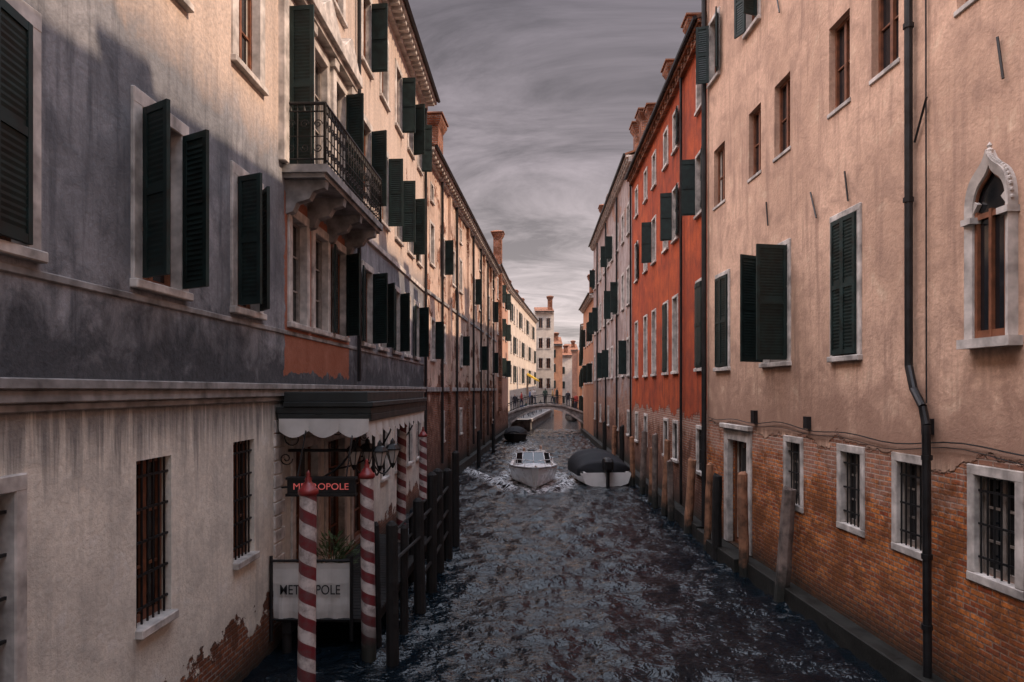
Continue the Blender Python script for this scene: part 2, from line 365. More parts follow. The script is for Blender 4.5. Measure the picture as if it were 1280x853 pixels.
for a0,a1 in ((12.5,14.0),(14.1,15.7),(15.8,17.3)):
    m=(a0+a1)/2
    f.hexa([L1.pt(a0,0,11.933),L1.pt(a1,0,11.933),L1.pt(a1,.27,11.933),L1.pt(a0,.27,11.933),L1.pt(m-.05,0,12.45),L1.pt(m+.05,0,12.45),L1.pt(m+.05,.27,12.45),L1.pt(m-.05,.27,12.45)])
B.window(5.0,6.1,1.0,3.55,bars=True,fw=.13)
B.window(2.4,3.3,1.7,3.6,bars=True); 
B.window(8.0,8.78,1.72,3.6,bars=True,frame=False,fw=.0); B.window(10.6,11.4,1.84,3.62,bars=True,frame=False,fw=.0)
for a,b in ((13.3,14.7),(15.4,16.8),(17.6,19.0)): B.window(a,b,.62,3.3,fw=.18,sill=False,rows=4,sash='sashes')
for a in (21,23.2,25.4,27.4): B.window(a,a+.8,1.8,3.4,bars=True)
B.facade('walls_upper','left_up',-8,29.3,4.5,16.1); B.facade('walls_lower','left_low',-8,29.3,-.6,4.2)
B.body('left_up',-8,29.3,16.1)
l=B.p('ledge'); l.wb(L1,-8,29.3,-.1,.05,4.2,4.28); l.wb(L1,-8,29.3,-.1,.10,4.28,4.4); l.wb(L1,-8,29.3,-.1,.14,4.4,4.5)
l.wb(L1,-8,29.3,-.1,.025,5.38,5.46)
l2=B.p('window_frames'); l2.wb(L1,17.6,29.3,-.1,.06,8.35,8.5)
for i in range(14):
    l2.wb(L1,12.25,12.25+(.5 if i%2 else .36),-.02,.03,.6+i*.235,.6+i*.235+.215)
B.roofing(-8,29.35,16.1,over=.6,dent=.4)
B.chimney(20,-2,16.2,18.2); B.chimney(27,-2.4,16.2,18)
d=B.p('drainpipes'); d.tube([L1.pt(29.1,.1,.5),L1.pt(29.1,.1,15.8)],.06); d.tube([L1.pt(17.95,.09,4.6),L1.pt(17.95,.09,15.8)],.05)
# balcony
b0,b1,bn,bz=12.65,17.4,.80,8.36
st=B.p('balcony_slab','stone_d'); st.wb(L1,b0,b1,-.05,bn,bz-.14,bz); st.wb(L1,b0+.06,b1-.06,-.05,bn-.06,bz-.22,bz-.138)
for a in (12.85,14.1,15.45,16.9):
    prof=[(0,bz-.22),(.72,bz-.22),(.70,bz-.36),(.50,bz-.42),(.42,bz-.56),(.2,bz-.62),(.13,bz-.78),(0,bz-.82)]
    st.loft([[L1.pt(a,n,z) for n,z in prof],[L1.pt(a+.2,n,z) for n,z in prof]])
ir=B.p('balcony_railing','iron'); H=bz+1.08
corners=[L1.pt(b0+.05,0.02,0),L1.pt(b0+.05,bn-.05,0),L1.pt(b1-.05,bn-.05,0),L1.pt(b1-.05,.02,0)]
def scroll(mb,P,t,z,r,turn=1.6,hand=1,seg=18,th=.011):
    pts=[]
    for k in range(seg+1):
        u=k/seg; rr=r*(1-.8*u); an=hand*u*turn*2*math.pi
        pts.append(Vector(P)+Vector(t)*(rr*math.cos(an)-r)+Vector((0,0,z+rr*math.sin(an))))
    mb.tube(pts,th,4)
for p,q in zip(corners[:-1],corners[1:]):
    p=Vector(p);q=Vector(q); L=(q-p).length; t=(q-p)/L
    for z,r in ((H,.03),(H-.14,.014),(bz+.1,.016),(bz+.5,.01)): ir.tube([p+Vector((0,0,z)),q+Vector((0,0,z))],r,6)
    n=max(2,int(L/.2))
    for i in range(n+1):
        c=p+t*L*i/n; r=.03 if i in(0,n) else .012
        ir.cyl(c+Vector((0,0,bz)),c+Vector((0,0,H)),r,seg=5)
        if i<n:
            m=c+t*L/n/2
            scroll(ir,m+t*.08,t,bz+.72,.08,1.4,1); scroll(ir,m-t*.08,-t,bz+.3,.08,1.4,-1)
            ir.cyl(m+Vector((0,0,H-.14)),m+Vector((0,0,H)),.03,.01,5)
B.done()

# hotel canopy + landing stage
e=empty('entrance_canopy'); mb=MB()
mb.wb(L1,12.3,18.6,.02,1.66,3.98,4.1); mb.wb(L1,12.26,18.6,.16,1.70,4.103,4.19); mb.wb(L1,12.3,18.6,.16,1.6,4.19,4.36)
mb.wb(L1,12.3,12.36,.05,1.66,3.86,3.98); mb.wb(L1,12.3,18.6,1.6,1.66,3.86,3.98)
mb.obj('canopy_roof',M['canopy'],e,bevel=.01)
mb=MB()
def scallop(p0,p1,z0,drop,n,mb,out=Vector((0,0,0))):
    p0=Vector(p0);p1=Vector(p1); K=8; R_=4
    def pt(a,ph,r):
        q=p0.lerp(p1,a); dz=drop*(.65+.35*math.sin(math.pi*ph))*r/R_
        q=q+out*(.05*math.sin(math.pi*ph)*r/R_); return (q.x,q.y,z0-dz)
    for i in range(n):
        for k in range(K):
            a=(i+k/K)/n; b=(i+(k+1)/K)/n
            for r in range(R_): mb.poly([pt(a,k/K,r),pt(b,(k+1)/K,r),pt(b,(k+1)/K,r+1),pt(a,k/K,r+1)])
A=L1.pt(12.28,.08,0);C=L1.pt(12.28,1.62,0);D=L1.pt(18.5,1.62,0)
scallop(A,C,3.90,.32,3,mb,Vector((0,-1,0))); scallop(C,D,3.90,.32,11,mb,L1.n); mb.obj('scalloped_fabric',M['fabric'],e)
mb=MB()
for a in (12.5,15.4,18.3):
    pts=[Vector(L1.pt(a,.05+1.4*math.sin(t*math.pi/2),2.7+1.2*(1-math.cos(t*math.pi/2)))) for t in np.linspace(0,1,10)]
    mb.tube(pts,.02,5); scroll(mb,L1.pt(a,.45,0),L1.n,3.55,.2,1.5,1,th=.014); scroll(mb,L1.pt(a,.25,0),L1.n,3.2,.12,1.5,-1,th=.012)
mb.obj('scroll_brackets',M['iron'],e)

e=empty('landing_stage'); mb=MB()
k=12.1
while k<19: mb.wb(L1,k,k+.17,.1,1.75,.50,.56); k+=.19
mb.wb(L1,12.1,19.1,1.55,1.7,.3,.497); mb.wb(L1,12.1,19.1,.2,.35,.3,.497)
for s_ in (12.2,14.5,16.8,19): mb.cyl(L1.pt(s_,1.6,-1),L1.pt(s_,1.6,1.5),.07,seg=8); mb.cyl(L1.pt(s_,.25,-1),L1.pt(s_,.25,.5),.08,seg=8)
for z in (1.05,1.5): mb.tube([L1.pt(14.5,1.6,z),L1.pt(19,1.6,z)],.03)
mb.obj('deck',M['postdark'],e)
mb=MB()
for x,y,r,z in [(-1.93,11.7,.11,2.2),(-1.80,14.2,.12,2.2),(-1.75,15.6,.12,2.55),(-1.72,17.2,.13,2.45),(-1.95,13.0,.08,1.9),(-1.65,18.6,.13,2.3),(-2.25,12.2,.07,2.1),(-1.6,20.4,.12,2.6)]:
    q=random.uniform(-.07,.07); mb.cyl((x,y,-1),(x+q,y,z),r,r*.88,10); mb.cyl((x+q,y,z),(x+q,y,z+.06),r*.88,r*.4,10)
for z in (.7,1.25,1.85): mb.tube([(-1.80,14.2,z),(-1.75,15.6,z-.03),(-1.65,18.6,z+.04)],.035,6)
mb.tube([(-1.93,11.7,1.6),(-1.8,14.2,1.5)],.03,6)
mb.obj('dark_piles',M['postdark'],e)
e=empty('hotel_banner'); mb=MB()
bx0,bx1,by=-4.02,-2.68,12.02
n=24; rows=8
for i in range(n):
    for j in range(rows):
        def P(i,j):
            x=bx0+.03+(bx1-bx0-.06)*i/n; z=1.52-.94*j/rows-.02*abs(math.sin(i*math.pi/6))*(1 if j==0 else .3); return (x,by+.025*math.sin(i*1.1+j*.25)*(j+1)/rows+.01*math.sin(j*1.7),z)
        mb.poly([P(i,j),P(i+1,j),P(i+1,j+1),P(i,j+1)])
mb.obj('cloth',M['fabric'],e,smooth=True)
mb=MB(); mb.tube([(bx0,by,1.54),(bx1,by,1.54)],.025); mb.tube([(bx0,by,.56),(bx1,by,.56)],.02)
for x in (bx0,bx1): mb.cyl((x,by,.2),(x,by,1.62),.03,seg=8)
mb.obj('frame',M['iron'],e)
def text(s,size,loc,mat,parent,ext=.004,name='lettering',off=.002):
    cu=bpy.data.curves.new(name,'FONT'); cu.body=s; cu.size=size; cu.align_x='CENTER'; cu.align_y='CENTER'; cu.extrude=ext; cu.offset=off
    o=bpy.data.objects.new(name,cu); o.location=loc; o.rotation_euler=(math.pi/2,0,0); o.data.materials.append(mat); o.parent=parent; col.objects.link(o); return o
t=text('METROPOLE',.19,(-3.36,by-.05,1.06),M['ink'],e,off=.0005); t.scale=(.95,1.2,1)
e=empty('led_sign'); mb=MB(); sx0,sx1,sy=-3.66,-2.56,11.72
mb.box(sx0,sx1,sy,sy+.12,2.70,2.93); mb.box(sx0-.02,sx1+.02,sy-.03,sy+.14,2.93,2.97); mb.box(sx0-.02,sx1+.02,sy-.03,sy+.14,2.66,2.70)
mb.tube([(sx0+.15,sy+.06,2.97),(sx0+.15,12.4,3.9)],.015); mb.tube([(sx1-.15,sy+.06,2.97),(sx1-.15,12.4,3.9)],.015)
mb.obj('housing',M['iron'],e); t=text('METROPOLE',.15,(-3.11,sy-.01,2.815),M['led'],e,.003,off=-.0005); t.scale=(1.08,1,1)
e=empty('potted_plant'); mb=MB(); mb.lathe((-3.25,13.1,.56),[(.14,0),(.16,.05),(.1,.12),(.13,.2),(.27,.42),(.3,.5),(.27,.52),(.24,.47)],20); mb.obj('urn',M['pot'],e,smooth=True)
mb=MB()
for i in range(300):
    a=random.uniform(0,6.28); r=random.uniform(.05,.42); z=1.15+random.uniform(0,.75)*(1-r/.7); p=Vector((-3.25+r*math.cos(a),13.1+r*math.sin(a),z))
    dv=Vector((math.cos(a)*.12,math.sin(a)*.12,random.uniform(-.02,.14))); sd=Vector((-math.sin(a),math.cos(a),0))*.025
    mb.poly([p,p+dv*.5+sd,p+dv,p+dv*.5-sd])
for i in range(14):
    a=random.uniform(0,6.28); mb.tube([(-3.25,13.1,1.0),(-3.25+.15*math.cos(a),13.1+.15*math.sin(a),1.3),(-3.25+.3*math.cos(a),13.1+.3*math.sin(a),1.55)],.006,4)
mb.obj('leaves',M['leaf'],e)
e=empty('wall_lantern'); mi=MB(); mg=MB()
cx,cy=-2.50,13.0
mi.tube([L1.pt(13.0,0,3.3),(cx,cy,3.3)],.03); mi.cyl((cx,cy,2.9),(cx,cy,3.7),.03,seg=8); mi.lathe((cx,cy,3.7),[(.05,0),(.07,.05),(.0,.14)],10)
for k in range(4):
    a=k*math.pi/2+.5; x=cx+.36*math.cos(a); y=cy+.36*math.sin(a)
    pts=[Vector((cx+.36*math.cos(a)*u,cy+.36*math.sin(a)*u,3.05-.18*math.sin(u*math.pi))) for u in np.linspace(0,1,8)]
    mi.tube(pts,.016,5)
    mg.lathe((x,y,3.06),[(.05,0),(.12,.22),(.11,.24)],6); mi.lathe((x,y,3.30),[(.15,0),(.15,.02),(.09,.09),(.05,.11),(.04,.16),(.0,.22)],6); mi.lathe((x,y,3.0),[(.01,-.04),(.05,.03),(.06,.062)],6)
    for j in range(6):
        b=j*math.pi/3; mi.cyl((x+.052*math.cos(b),y+.052*math.sin(b),3.06),(x+.124*math.cos(b),y+.124*math.sin(b),3.3),.008,seg=4)
mi.obj('iron_frame',M['iron'],e); mg.obj('glass_panes',M['lampglass'],e)
for x,y,r,zt,ln in [(-2.66,9.4,.115,3.02,.01),(-2.37,11.75,.115,2.95,-.012),(-2.78,18.2,.12,3.45,.01),(-2.72,22.0,.12,2.95,0)]:
    e=empty('striped_mooring_pole'); mb=MB(); O=(x,y,0)
    mb.loft([[(x+ln*(z-zt)+r*k2*math.cos(a),y+r*k2*math.sin(a),z) for a in np.linspace(0,2*math.pi,28,endpoint=False)] for z,k2 in ((-1,1.06),(0,1.05),(1,1.0),(2,.98),(zt,.94))]); mb.obj('shaft',M['stripe'],e,smooth=False,origin=O)
    mb=MB(); mb.lathe((x,y,zt),[(r*.98,0),(r*1.15,.02),(r*1.15,.07),(r*.9,.09),(r*.55,.16),(r*.35,.18),(r*.4,.21),(r*.2,.25),(r*.28,.28),(0,.33)],18); mb.obj('cap',M['redpaint'],e,smooth=True)

# ================================================================== LEFT FAR
L2=Wl(-5.63,.07)
B=Bld('flaking_warehouse',L2)
k=30.6; i=0
while k<60:
    B.window(k,k+.85,9.8,11.5,fw=.11,shut=(None,80) if i%4==1 else None,fine=False,sash='sashes_pale')
    if i%3!=2: B.window(k+.2,k+1.05,5.7,7.4,fw=.11,shut=(None,70) if i%3==0 else None,fine=False)
    if i%2: B.window(k+.1,k+.8,2.0,3.3,bars=True,fw=.1)
    if i%3==0: B.window(k+.1,k+.7,12.5,13.2,fw=.07,fine=False,rows=1)
    k+=2.75+.5*(i%2); i+=1
B.facade('walls','ware',29.3,61,-.6,14.3); B.body('ware',29.3,61,14.3); B.roofing(29.36,61,14.3,over=.5,dent=.55)
B.p('ledge').wb(L2,29.4,61,-.1,.09,4.3,4.5); B.p('ledge').wb(L2,29.4,61,-.1,.07,8.4,8.55)
for s_ in (33.2,37.8,44.9,49,53.5,58): B.p('drainpipes').tube([L2.pt(s_,.1,1),L2.pt(s_,.1,14)],.065)
for s_ in (35.4,42.4,51,56): B.p('pilasters','ware').wb(L2,s_,s_+.5,-.05,.14,.3,13.9)
B.p('waterline_base').wb(L2,29.3,61,-.1,.3,-.6,.45)
B.chimney(31.2,.25,14.0,16.3,1.3); B.chimney(34.4,-.6,14.4,16.9,.9); B.chimney(47,-1.2,14.4,16.2,.8); B.aerial(40,-1,14.6,2.2)
B.done()
B=Bld('salmon_house',L2)
for k in (62,65,68,71):
    for z in (5.6,9.2,12.3): B.window(k,k+.9,z,z+1.7,shut=(165,110) if k%2 else None,fine=False)
B.facade('walls','salmon',61,74.5,-.6,15); B.body('salmon',61,74.5,15); B.roofing(61.03,74.5,15); B.chimney(63.2,.28,2.5,18.2,.9); B.chimney(70,-1.5,15,17.3,.9)
B.p('waterline_base').wb(L2,61,74.5,-.1,.3,-.6,.45); B.done()
LW=Wl(-.3-.11*80,.11)
B=Bld('white_house',LW)
for i,k in enumerate(np.arange(81,118,3.4)):
    for z in (5.2,8.6,12.2): B.window(k,k+1.1,z,z+2,shut=(172,172) if (i+int(z))%3==0 else None,fine=False)
    B.window(k,k+1.4,1.2,3.6,sill=False,fine=False)
B.facade('walls','white',79,118.6,.0,15.6); B.body('white',79,118.6,15.6); B.roofing(79,118.6,15.6); 
for k in (82,90,99,108): B.chimney(k,-1.2,15.7,18,1.2)
mb=B.p('awning','yellow'); mb.hexa([LW.pt(101,.1,6.4),LW.pt(104,.1,6.4),LW.pt(104,1.6,5.5),LW.pt(101,1.6,5.5),LW.pt(101,.1,6.7),LW.pt(104,.1,6.7),LW.pt(104,1.6,5.75),LW.pt(101,1.6,5.75)])
B.done()
B=Bld('tall_white_house',Wf(122))
for x in (4.5,5.8):
    for z in (4.6,8,11.4,14.8): B.window(x,x+.7,z,z+1.7,fine=False,shut=None)
B.facade('walls','white',3.9,7.1,0,17.6); B.body('white',3.9,7.1,17.6,10); B.roofing(3.9,7.1,17.6,10,rise=1.2); B.chimney(6.1,-.8,17.8,20.2,.8); B.done()
specs=[(7.2,10.5,150,13.8,'terra'),(10.4,14,168,12.3,'white'),(13.8,17,185,14.5,'salmon'),(16.8,22,178,12.5,'terra'),(21,30,160,14,'salmon'),(-9,4,150,17,'salmon'),(30,60,200,15,'white'),(-45,-10,170,16,'terra'),(60,130,240,15,'salmon'),(-140,-45,240,16,'white')]
for x0,x1,y,h,mt in specs:
    B=Bld('distant_house',Wf(y)); k=x0+.6
    while k<x1-1.2 and x1-x0<20:
        for z in (1.2,4.6,8.0,11.0):
            if z+1.8<h: B.window(k,k+.9,z,z+1.7,fine=False,shut=(165,165) if int(k)%2 else None)
        k+=2
    B.facade('walls',mt,x0,x1,-.5,h); B.body(mt,x0,x1,h,10); B.roofing(x0,x1,h,10,rise=1.8)
    B.chimney((x0+x1)/2,-1.5,h,h+2.4,.9); B.aerial(x0+1,-2,h,2.5); B.done()

# ================================================================== RIGHT PINK
R1=Wr(6.35,-.03)
B=Bld('pink_palazzo',R1)
for a,b in ((9.0,9.8),(11.2,12.0),(12.72,13.5),(15.25,16.1),(16.9,17.7),(19.5,20.45),(6.6,7.4),(4,4.8)):
    B.window(a,b,9.55,11.15,fw=.0,frame=False,rows=2,sill=False,proud=.0)
    B.p('window_frames').wb(R1,a-.04,b+.04,-.1,.03,9.47,9.553)
for a,b,sh in ((12.4,13.3,(2,2)),(15.3,16.7,(100,62)),(19.15,20.15,(3,3)),(5.5,6.5,(3,3))): B.window(a,b,5.0,7.5,fw=.10,shut=sh,sash='sashes_pale')
for a,b,sh in ((20.0,20.75,(160,110)),(17.0,17.8,(110,160)),(14.2,15,(160,160)),(11.2,12,(160,160)),(8,8.8,(100,160))): B.window(a,b,13.2,14.9,fw=.1,shut=sh)
for a,b in ((8.68,9.45),(10.5,11.25),(12.32,13.05),(14.72,15.45),(6.2,7)): B.window(a,b,2.0,3.3,fw=.12,bars=True,sash='sashes_pale',sill=False,proud=.025)
for a,b in ((8.68,9.45),(10.5,11.25),(12.32,13.05),(14.72,15.45),(6.2,7)): B.p('window_frames').wb(R1,a-.125,b+.125,-.12,.03,1.88,2.003)
B.window(17.75,19.2,.35,3.1,fw=.28,sill=False,rows=3,pd=.22)
B.p('door','postdark').wb(R1,17.8,18.5,-.2,-.12,.35,2.9)
f=B.p('window_frames'); f.wb(R1,17.4,19.55,0,.14,3.38,3.5)
B.p('waterline_base').wb(R1,17.3,19.65,0,.5,-.5,.33)
B.facade('walls','pink',-7,21.1,-.6,17); B.body('pink',-7,21.1,17); B.roofing(-7,21.1,17,over=.4)
for a,h,wd in ((4.5,18.3,.6),(10.5,18.6,.7),(18,18.6,.7)): B.chimney(a,-.8,16.9,h,wd)
B.p('waterline_base').wb(R1,-7,17.3,-.1,.32,-.6,.33); B.p('waterline_base').wb(R1,19.65,21.1,-.1,.32,-.6,.33)
def bez(P,t): 
    a,b,c,d=P; u=1-t; return tuple(u**3*a[i]+3*u*u*t*b[i]+3*u*t*t*c[i]+t**3*d[i] for i in (0,1))
def gshape(s0,s1,z0,zs,zt,n=9):
    m=(s0+s1)/2; h=(s1-s0)/2; Hh=zt-zs
    S1=[(1,0),(1.04,.40),(.80,.60),(.50,.70)]; S2=[(.50,.70),(.26,.78),(.08,.86),(0,1)]
    P=[bez(S1,k/n) for k in range(n)]+[bez(S2,k/n) for k in range(n+1)]
    P=[(x*h,zs+z*Hh) for x,z in P]
    return [(s0,z0)]+[(m-x,z) for x,z in P]+[(m+x,z) for x,z in reversed(P[:-1])]+[(s1,z0)]
gs0,gs1=8.66,9.46
outer=gshape(gs0,gs1,5.05,6.62,7.42); inner=gshape(gs0+.10,gs1-.10,5.05,6.62,7.24)
g_=B.p('gothic_surround','stone')
for k in range(len(outer)-1):
    o0,o1,i0,i1=outer[k],outer[k+1],inner[k],inner[k+1]
    g_.hexa([R1.pt(o0[0],0,o0[1]),R1.pt(o1[0],0,o1[1]),R1.pt(i1[0],0,i1[1]),R1.pt(i0[0],0,i0[1]),R1.pt(o0[0],.13,o0[1]),R1.pt(o1[0],.13,o1[1]),R1.pt(i1[0],.09,i1[1]),R1.pt(i0[0],.09,i0[1])])
g_.wb(R1,gs0-.08,gs1+.08,0,.18,4.93,5.05)
for s_ in (gs0,gs1-.13): g_.wb(R1,s_-.03,s_+.16,0,.16,6.54,6.62)
for k in range(2,len(outer)-2,1):
    if k==len(outer)//2: continue
    g_.lathe(R1.pt(outer[k][0],.08,outer[k][1]),[(.0,-.03),(.027,-.01),(.027,.015),(0,.038)],6)
tp=R1.pt((gs0+gs1)/2,.07,7.38); g_.lathe(tp,[(.035,0),(.045,.03),(.02,.06),(.035,.09),(0,.14)],8)
for sg in (-1,1):
    m=(gs0+gs1)/2; g_.loft([[R1.pt(m+sg*x,n,z) for x,z in ((.31,6.66),(.31,6.85),(.21,6.78))] for n in (.02,.08)])
gl=B.p('glass'); gl.poly([R1.pt(a,.012,z) for a,z in inner])
sh=B.p('gothic_sashes','wood_br'); a0,a1=gs0+.105,gs1-.105; m=(a0+a1)/2
sh.wb(R1,a0,a0+.05,.014,.06,5.055,6.68); sh.wb(R1,a1-.05,a1,.014,.06,5.055,6.68); sh.wb(R1,m-.025,m+.025,.014,.065,5.055,6.68)
for z,h in ((5.055,.10),(6.58,.07)): sh.wb(R1,a0+.05,a1-.05,.014,.057,z,z+h)
for k in range(2,len(inner)-3):
    a,b=inner[k],inner[k+1]; sh.cyl(R1.pt(a[0],.04,a[1]-.02),R1.pt(b[0],.04,b[1]-.02),.022,seg=6)
d=B.p('drainpipes'); d.tube([R1.pt(10.78,.1,16.8),R1.pt(10.76,.1,4.75),R1.pt(10.6,.12,4.4),R1.pt(10.28,.18,4.15),R1.pt(10.2,.18,3.9),R1.pt(10.2,.16,.3)],.058,10)
for z in (15,12.4,9.8,7.2,3.4,2,1): d.cyl(R1.pt(10.77 if z>4 else 10.2,.1 if z>4 else .17,z),R1.pt(10.77 if z>4 else 10.2,.1 if z>4 else .17,z+.07),.075,seg=10)
d.tube([R1.pt(21.0,.12,16.8),R1.pt(21.0,.12,.4)],.075,8)
d.tube([R1.pt(10.45,.04,16.8),R1.pt(10.42,.04,4.2)],.012,5)
pts=[R1.pt(a,.05,3.62+.04*math.sin(a*2.1)+.03*math.sin(a*.9)) for a in np.arange(-2,21,.4)]; d.tube(pts,.011,5); d.tube([(x,y,z-.09-.02*math.sin(y*1.7)) for x,y,z in pts],.007,5)
for a,z,t in ((14.05,8.0,.25),(10.55,8.35,-.3),(12.75,8.0,.12),(15.8,12.9,.2),(16.4,8.4,.1),(8.9,8.5,.1)): d.tube([R1.pt(a-t/2,.05,z-.28),R1.pt(a+t/2,.05,z+.28)],.018,5)
eb=B.p('meter_boxes','pipe'); eb.wb(R1,10.3,10.42,.0,.12,3.75,3.98); eb.wb(R1,14.25,14.4,0,.1,3.62,3.86); eb.wb(R1,17.1,17.3,0,.1,3.6,3.9)
B.done()

R2=Wr(5.07,.031)
B=Bld('red_house',R2)
for a,sh in ((21.6,(170,100)),(25.4,(172,105)),(27.3,None),(30.0,(None,105)),(32.3,None),(35.2,(172,None))):
    B.window(a,a+.85,9.8,11.6,fw=.08,shut=sh,fine=False); B.window(a,a+.85,5.05,7.7,fw=.08,shut=(4,4) if a in(21.6,27.3) else None,sash='sashes_pale',fine=False)
    B.window(a,a+.75,13.0,14.3,fw=.1,fine=False,shut=(172,None) if a in (25.4,) else None)
    if a!=30: B.window(a,a+.75,1.9,3.2,fw=.10,bars=True,sash='sashes_pale')
B.facade('walls','red',21.1,37.4,-.6,15.3); B.body('red',21.1,37.4,15.3); B.roofing(21.13,37.4,15.3,over=.35,dent=.5,cm='brickch')
B.p('waterline_base').wb(R2,21.1,37.4,-.1,.32,-.6,.4)
for a,h,wd in ((22.3,17.6,.6),(24.4,17.0,.5),(28.2,17.2,.7),(33,17.4,.6),(35.6,18.2,.9)): B.chimney(a,-.25,14.6,h,wd)
B.aerial(30.5,-.8,15.5,2)
for s_ in (24.4,37.2): B.p('drainpipes').tube([R2.pt(s_,.1,.5),R2.pt(s_,.1,15)],.05)
B.done()
B=Bld('grey_house',R2); k=38.3; i=0
while k<60.6:
    for z,h in ((9.0,1.9),(5.2,1.9),(12.8,1.5)): B.window(k,k+.9,z,z+h,fw=.13,shut=[(None,90),None,None,(95,160),None][(i*2+int(z))%5],fine=False,sash='sashes_pale')
    if i%2==0: B.window(k,k+.8,2,3.2,fw=.1,bars=True)
    k+=2.35+.35*(i%3); i+=1
B.facade('walls','grey',37.4,61.6,-.6,16.6); B.body('grey',37.4,61.6,16.6); B.roofing(37.43,61.6,16.6,over=.4)
B.p('waterline_base').wb(R2,37.4,61.6,-.1,.32,-.6,.4)
for a,h in ((39,18.8),(44,18.3),(52,18.4),(58.5,19.3)): B.chimney(a,-.4,16.3,h,.8)
B.aerial(48,-.6,16.7,2.2)
for s_ in (43.5,50.2,57): B.p('drainpipes').tube([R2.pt(s_,.1,.5),R2.pt(s_,.1,16)],.06)
B.done()
B=Bld('salmon_house',R2)
for k in (62.6,65.4,68.2,71):
    for z in (5,8.6): B.window(k,k+.9,z,z+1.7,shut=(110,110) if int(k+z)%2 else None,fine=False)
B.facade('walls','terra',61.6,74.5,-.6,12.6); B.body('terra',61.6,74.5,12.6); B.roofing(61.63,74.5,12.6); B.chimney(64,-.3,12.5,15,1); B.chimney(69.5,-.3,12.5,15.4,1)
B.p('waterline_base').wb(R2,61.6,74.5,-.1,.3,-.6,.4); B.done()
R3=Wr(7.9-.09*78,.09)
B=Bld('terracotta_house',R3)
for k in np.arange(79.5,118,3.3):
    for z in (1.6,4.8,8.2): B.window(k,k+1,z,z+1.8,shut=(120,110) if int(k)%2 else None,fine=False)
B.facade('walls','salmon',78,120,-.6,11.4); B.body('salmon',78,120,11.4); B.roofing(78,120,11.4); B.chimney(86,-.4,11.5,14,1); B.chimney(100,-.4,11.5,14,1); B.done()

# ================================================================== bridge and quay
e=empty('footbridge'); mb=MB(); c0=3.65
def deck(x): return 1.7+1.2*(1-((x-c0)/4.5)**2)
def arch(x): t=(x-c0)/3.85; return .75+1.6*(1-t*t) if abs(t)<1 else -.5
xs=np.linspace(-.85,8.15,61); y0,y1=75.0,77.6
for a,b in zip(xs[:-1],xs[1:]):
    for y in (y0,y1): mb.poly([(a,y,arch(a)),(b,y,arch(b)),(b,y,deck(b)),(a,y,deck(a))])
    mb.poly([(a,y0,deck(a)),(b,y0,deck(b)),(b,y1,deck(b)),(a,y1,deck(a))]); mb.poly([(a,y0,arch(a)),(b,y0,arch(b)),(b,y1,arch(b)),(a,y1,arch(a))])
mb.obj('brick_arch',M['stone_d'],e)
mb=MB()
for a,b in zip(xs[:-1],xs[1:]):
    mb.hexa([(a,y0-.1,deck(a)-.16),(b,y0-.1,deck(b)-.16),(b,y0+.1,deck(b)-.16),(a,y0+.1,deck(a)-.16),(a,y0-.1,deck(a)+.03),(b,y0-.1,deck(b)+.03),(b,y0+.1,deck(b)+.03),(a,y0+.1,deck(a)+.03)])
    if abs((a+b)/2-c0)<3.75: mb.hexa([(a,y0-.06,arch(a)),(b,y0-.06,arch(b)),(b,y0+.1,arch(b)),(a,y0+.1,arch(a)),(a,y0-.06,arch(a)+.22),(b,y0-.06,arch(b)+.22),(b,y0+.1,arch(b)+.22),(a,y0+.1,arch(a)+.22)])
mb.obj('stone_edging',M['stone'],e)
mb=MB()
for y in (y0+.05,y1-.05):
    for dz,r in ((.95,.03),(.12,.02),(.75,.014)): mb.tube([(x,y,deck(x)+dz) for x in xs[::3]],r,5)
    for x in np.arange(-.8,8.1,.2): mb.cyl((x,y,deck(x)),(x,y,deck(x)+.95),.010,seg=4)
    for x in np.arange(-.8,8.2,1.45): mb.cyl((x,y,deck(x)),(x,y,deck(x)+1.08),.04,seg=6)
mb.obj('iron_railing',M['iron'],e)
e=empty('quay'); mb=MB(); mb.wb(LW,77.7,122,-.5,2.5,-.6,1.15); mb.obj('paving',M['stone_d'],e); mb=MB(); mb.wb(LW,77.7,122,2.4,2.65,.9,1.2); mb.obj('kerb_stone',M['stone'],e)
mb=MB(); mb.box(-12,-.9,74.6,78,-.6,1.7); mb.box(8.2,30,74.6,78,-.6,1.7); mb.obj('street_paving',M['stone_d'])

posts=[(5.50,14.9,2.33,.135,.07),(5.5,17.0,2.4,.11,-.02),(5.33,18.7,2.15,.12,.0),(5.28,19.6,2.35,.09,.03),(5.28,21.9,2.25,.12,.06),(5.35,24.0,2.0,.10,-.03),(5.30,25.2,2.6,.11,.04),(5.35,26.9,2.7,.10,.0),(5.45,28.3,2.1,.11,0.02),(5.5,30.5,2.6,.11,.03),(5.55,33,2.2,.11,-.02),(5.65,37,2.5,.12,0),(5.75,41,2.3,.12,0.02),(5.9,46,2.3,.12,0),(-1.9,41,2.0,.1,0),(-1.3,50,2.,.1,0)]
for i,(x,y,zt,r,ln) in enumerate(posts):
    mb=MB(); rings=[]; off=[random.uniform(.88,1.1) for _ in range(12)]
    for z in np.linspace(-1,zt,9):
        q=r*(1.1-.08*z/zt)*random.uniform(.95,1.05); cx=x+ln*(z+1)+random.uniform(-.012,.012); rings.append([(cx+q*o*math.cos(a),y+q*o*math.sin(a),z) for o,a in zip(off,np.linspace(0,2*math.pi,12,endpoint=False))])
    ctx=x+ln*(zt+1); tl=random.uniform(-.5,.5)
    rings.append([(p[0]*.6+ctx*.4,p[1]*.6+y*.4,zt+.05+(p[0]-ctx)*tl) for p in rings[-1]])
    mb.loft(rings); mb.obj('mooring_post',M['postdark'] if i in (2,11,13,14,15) else (M['postgrey'] if i in (0,5,7,9) else M['postwood']))

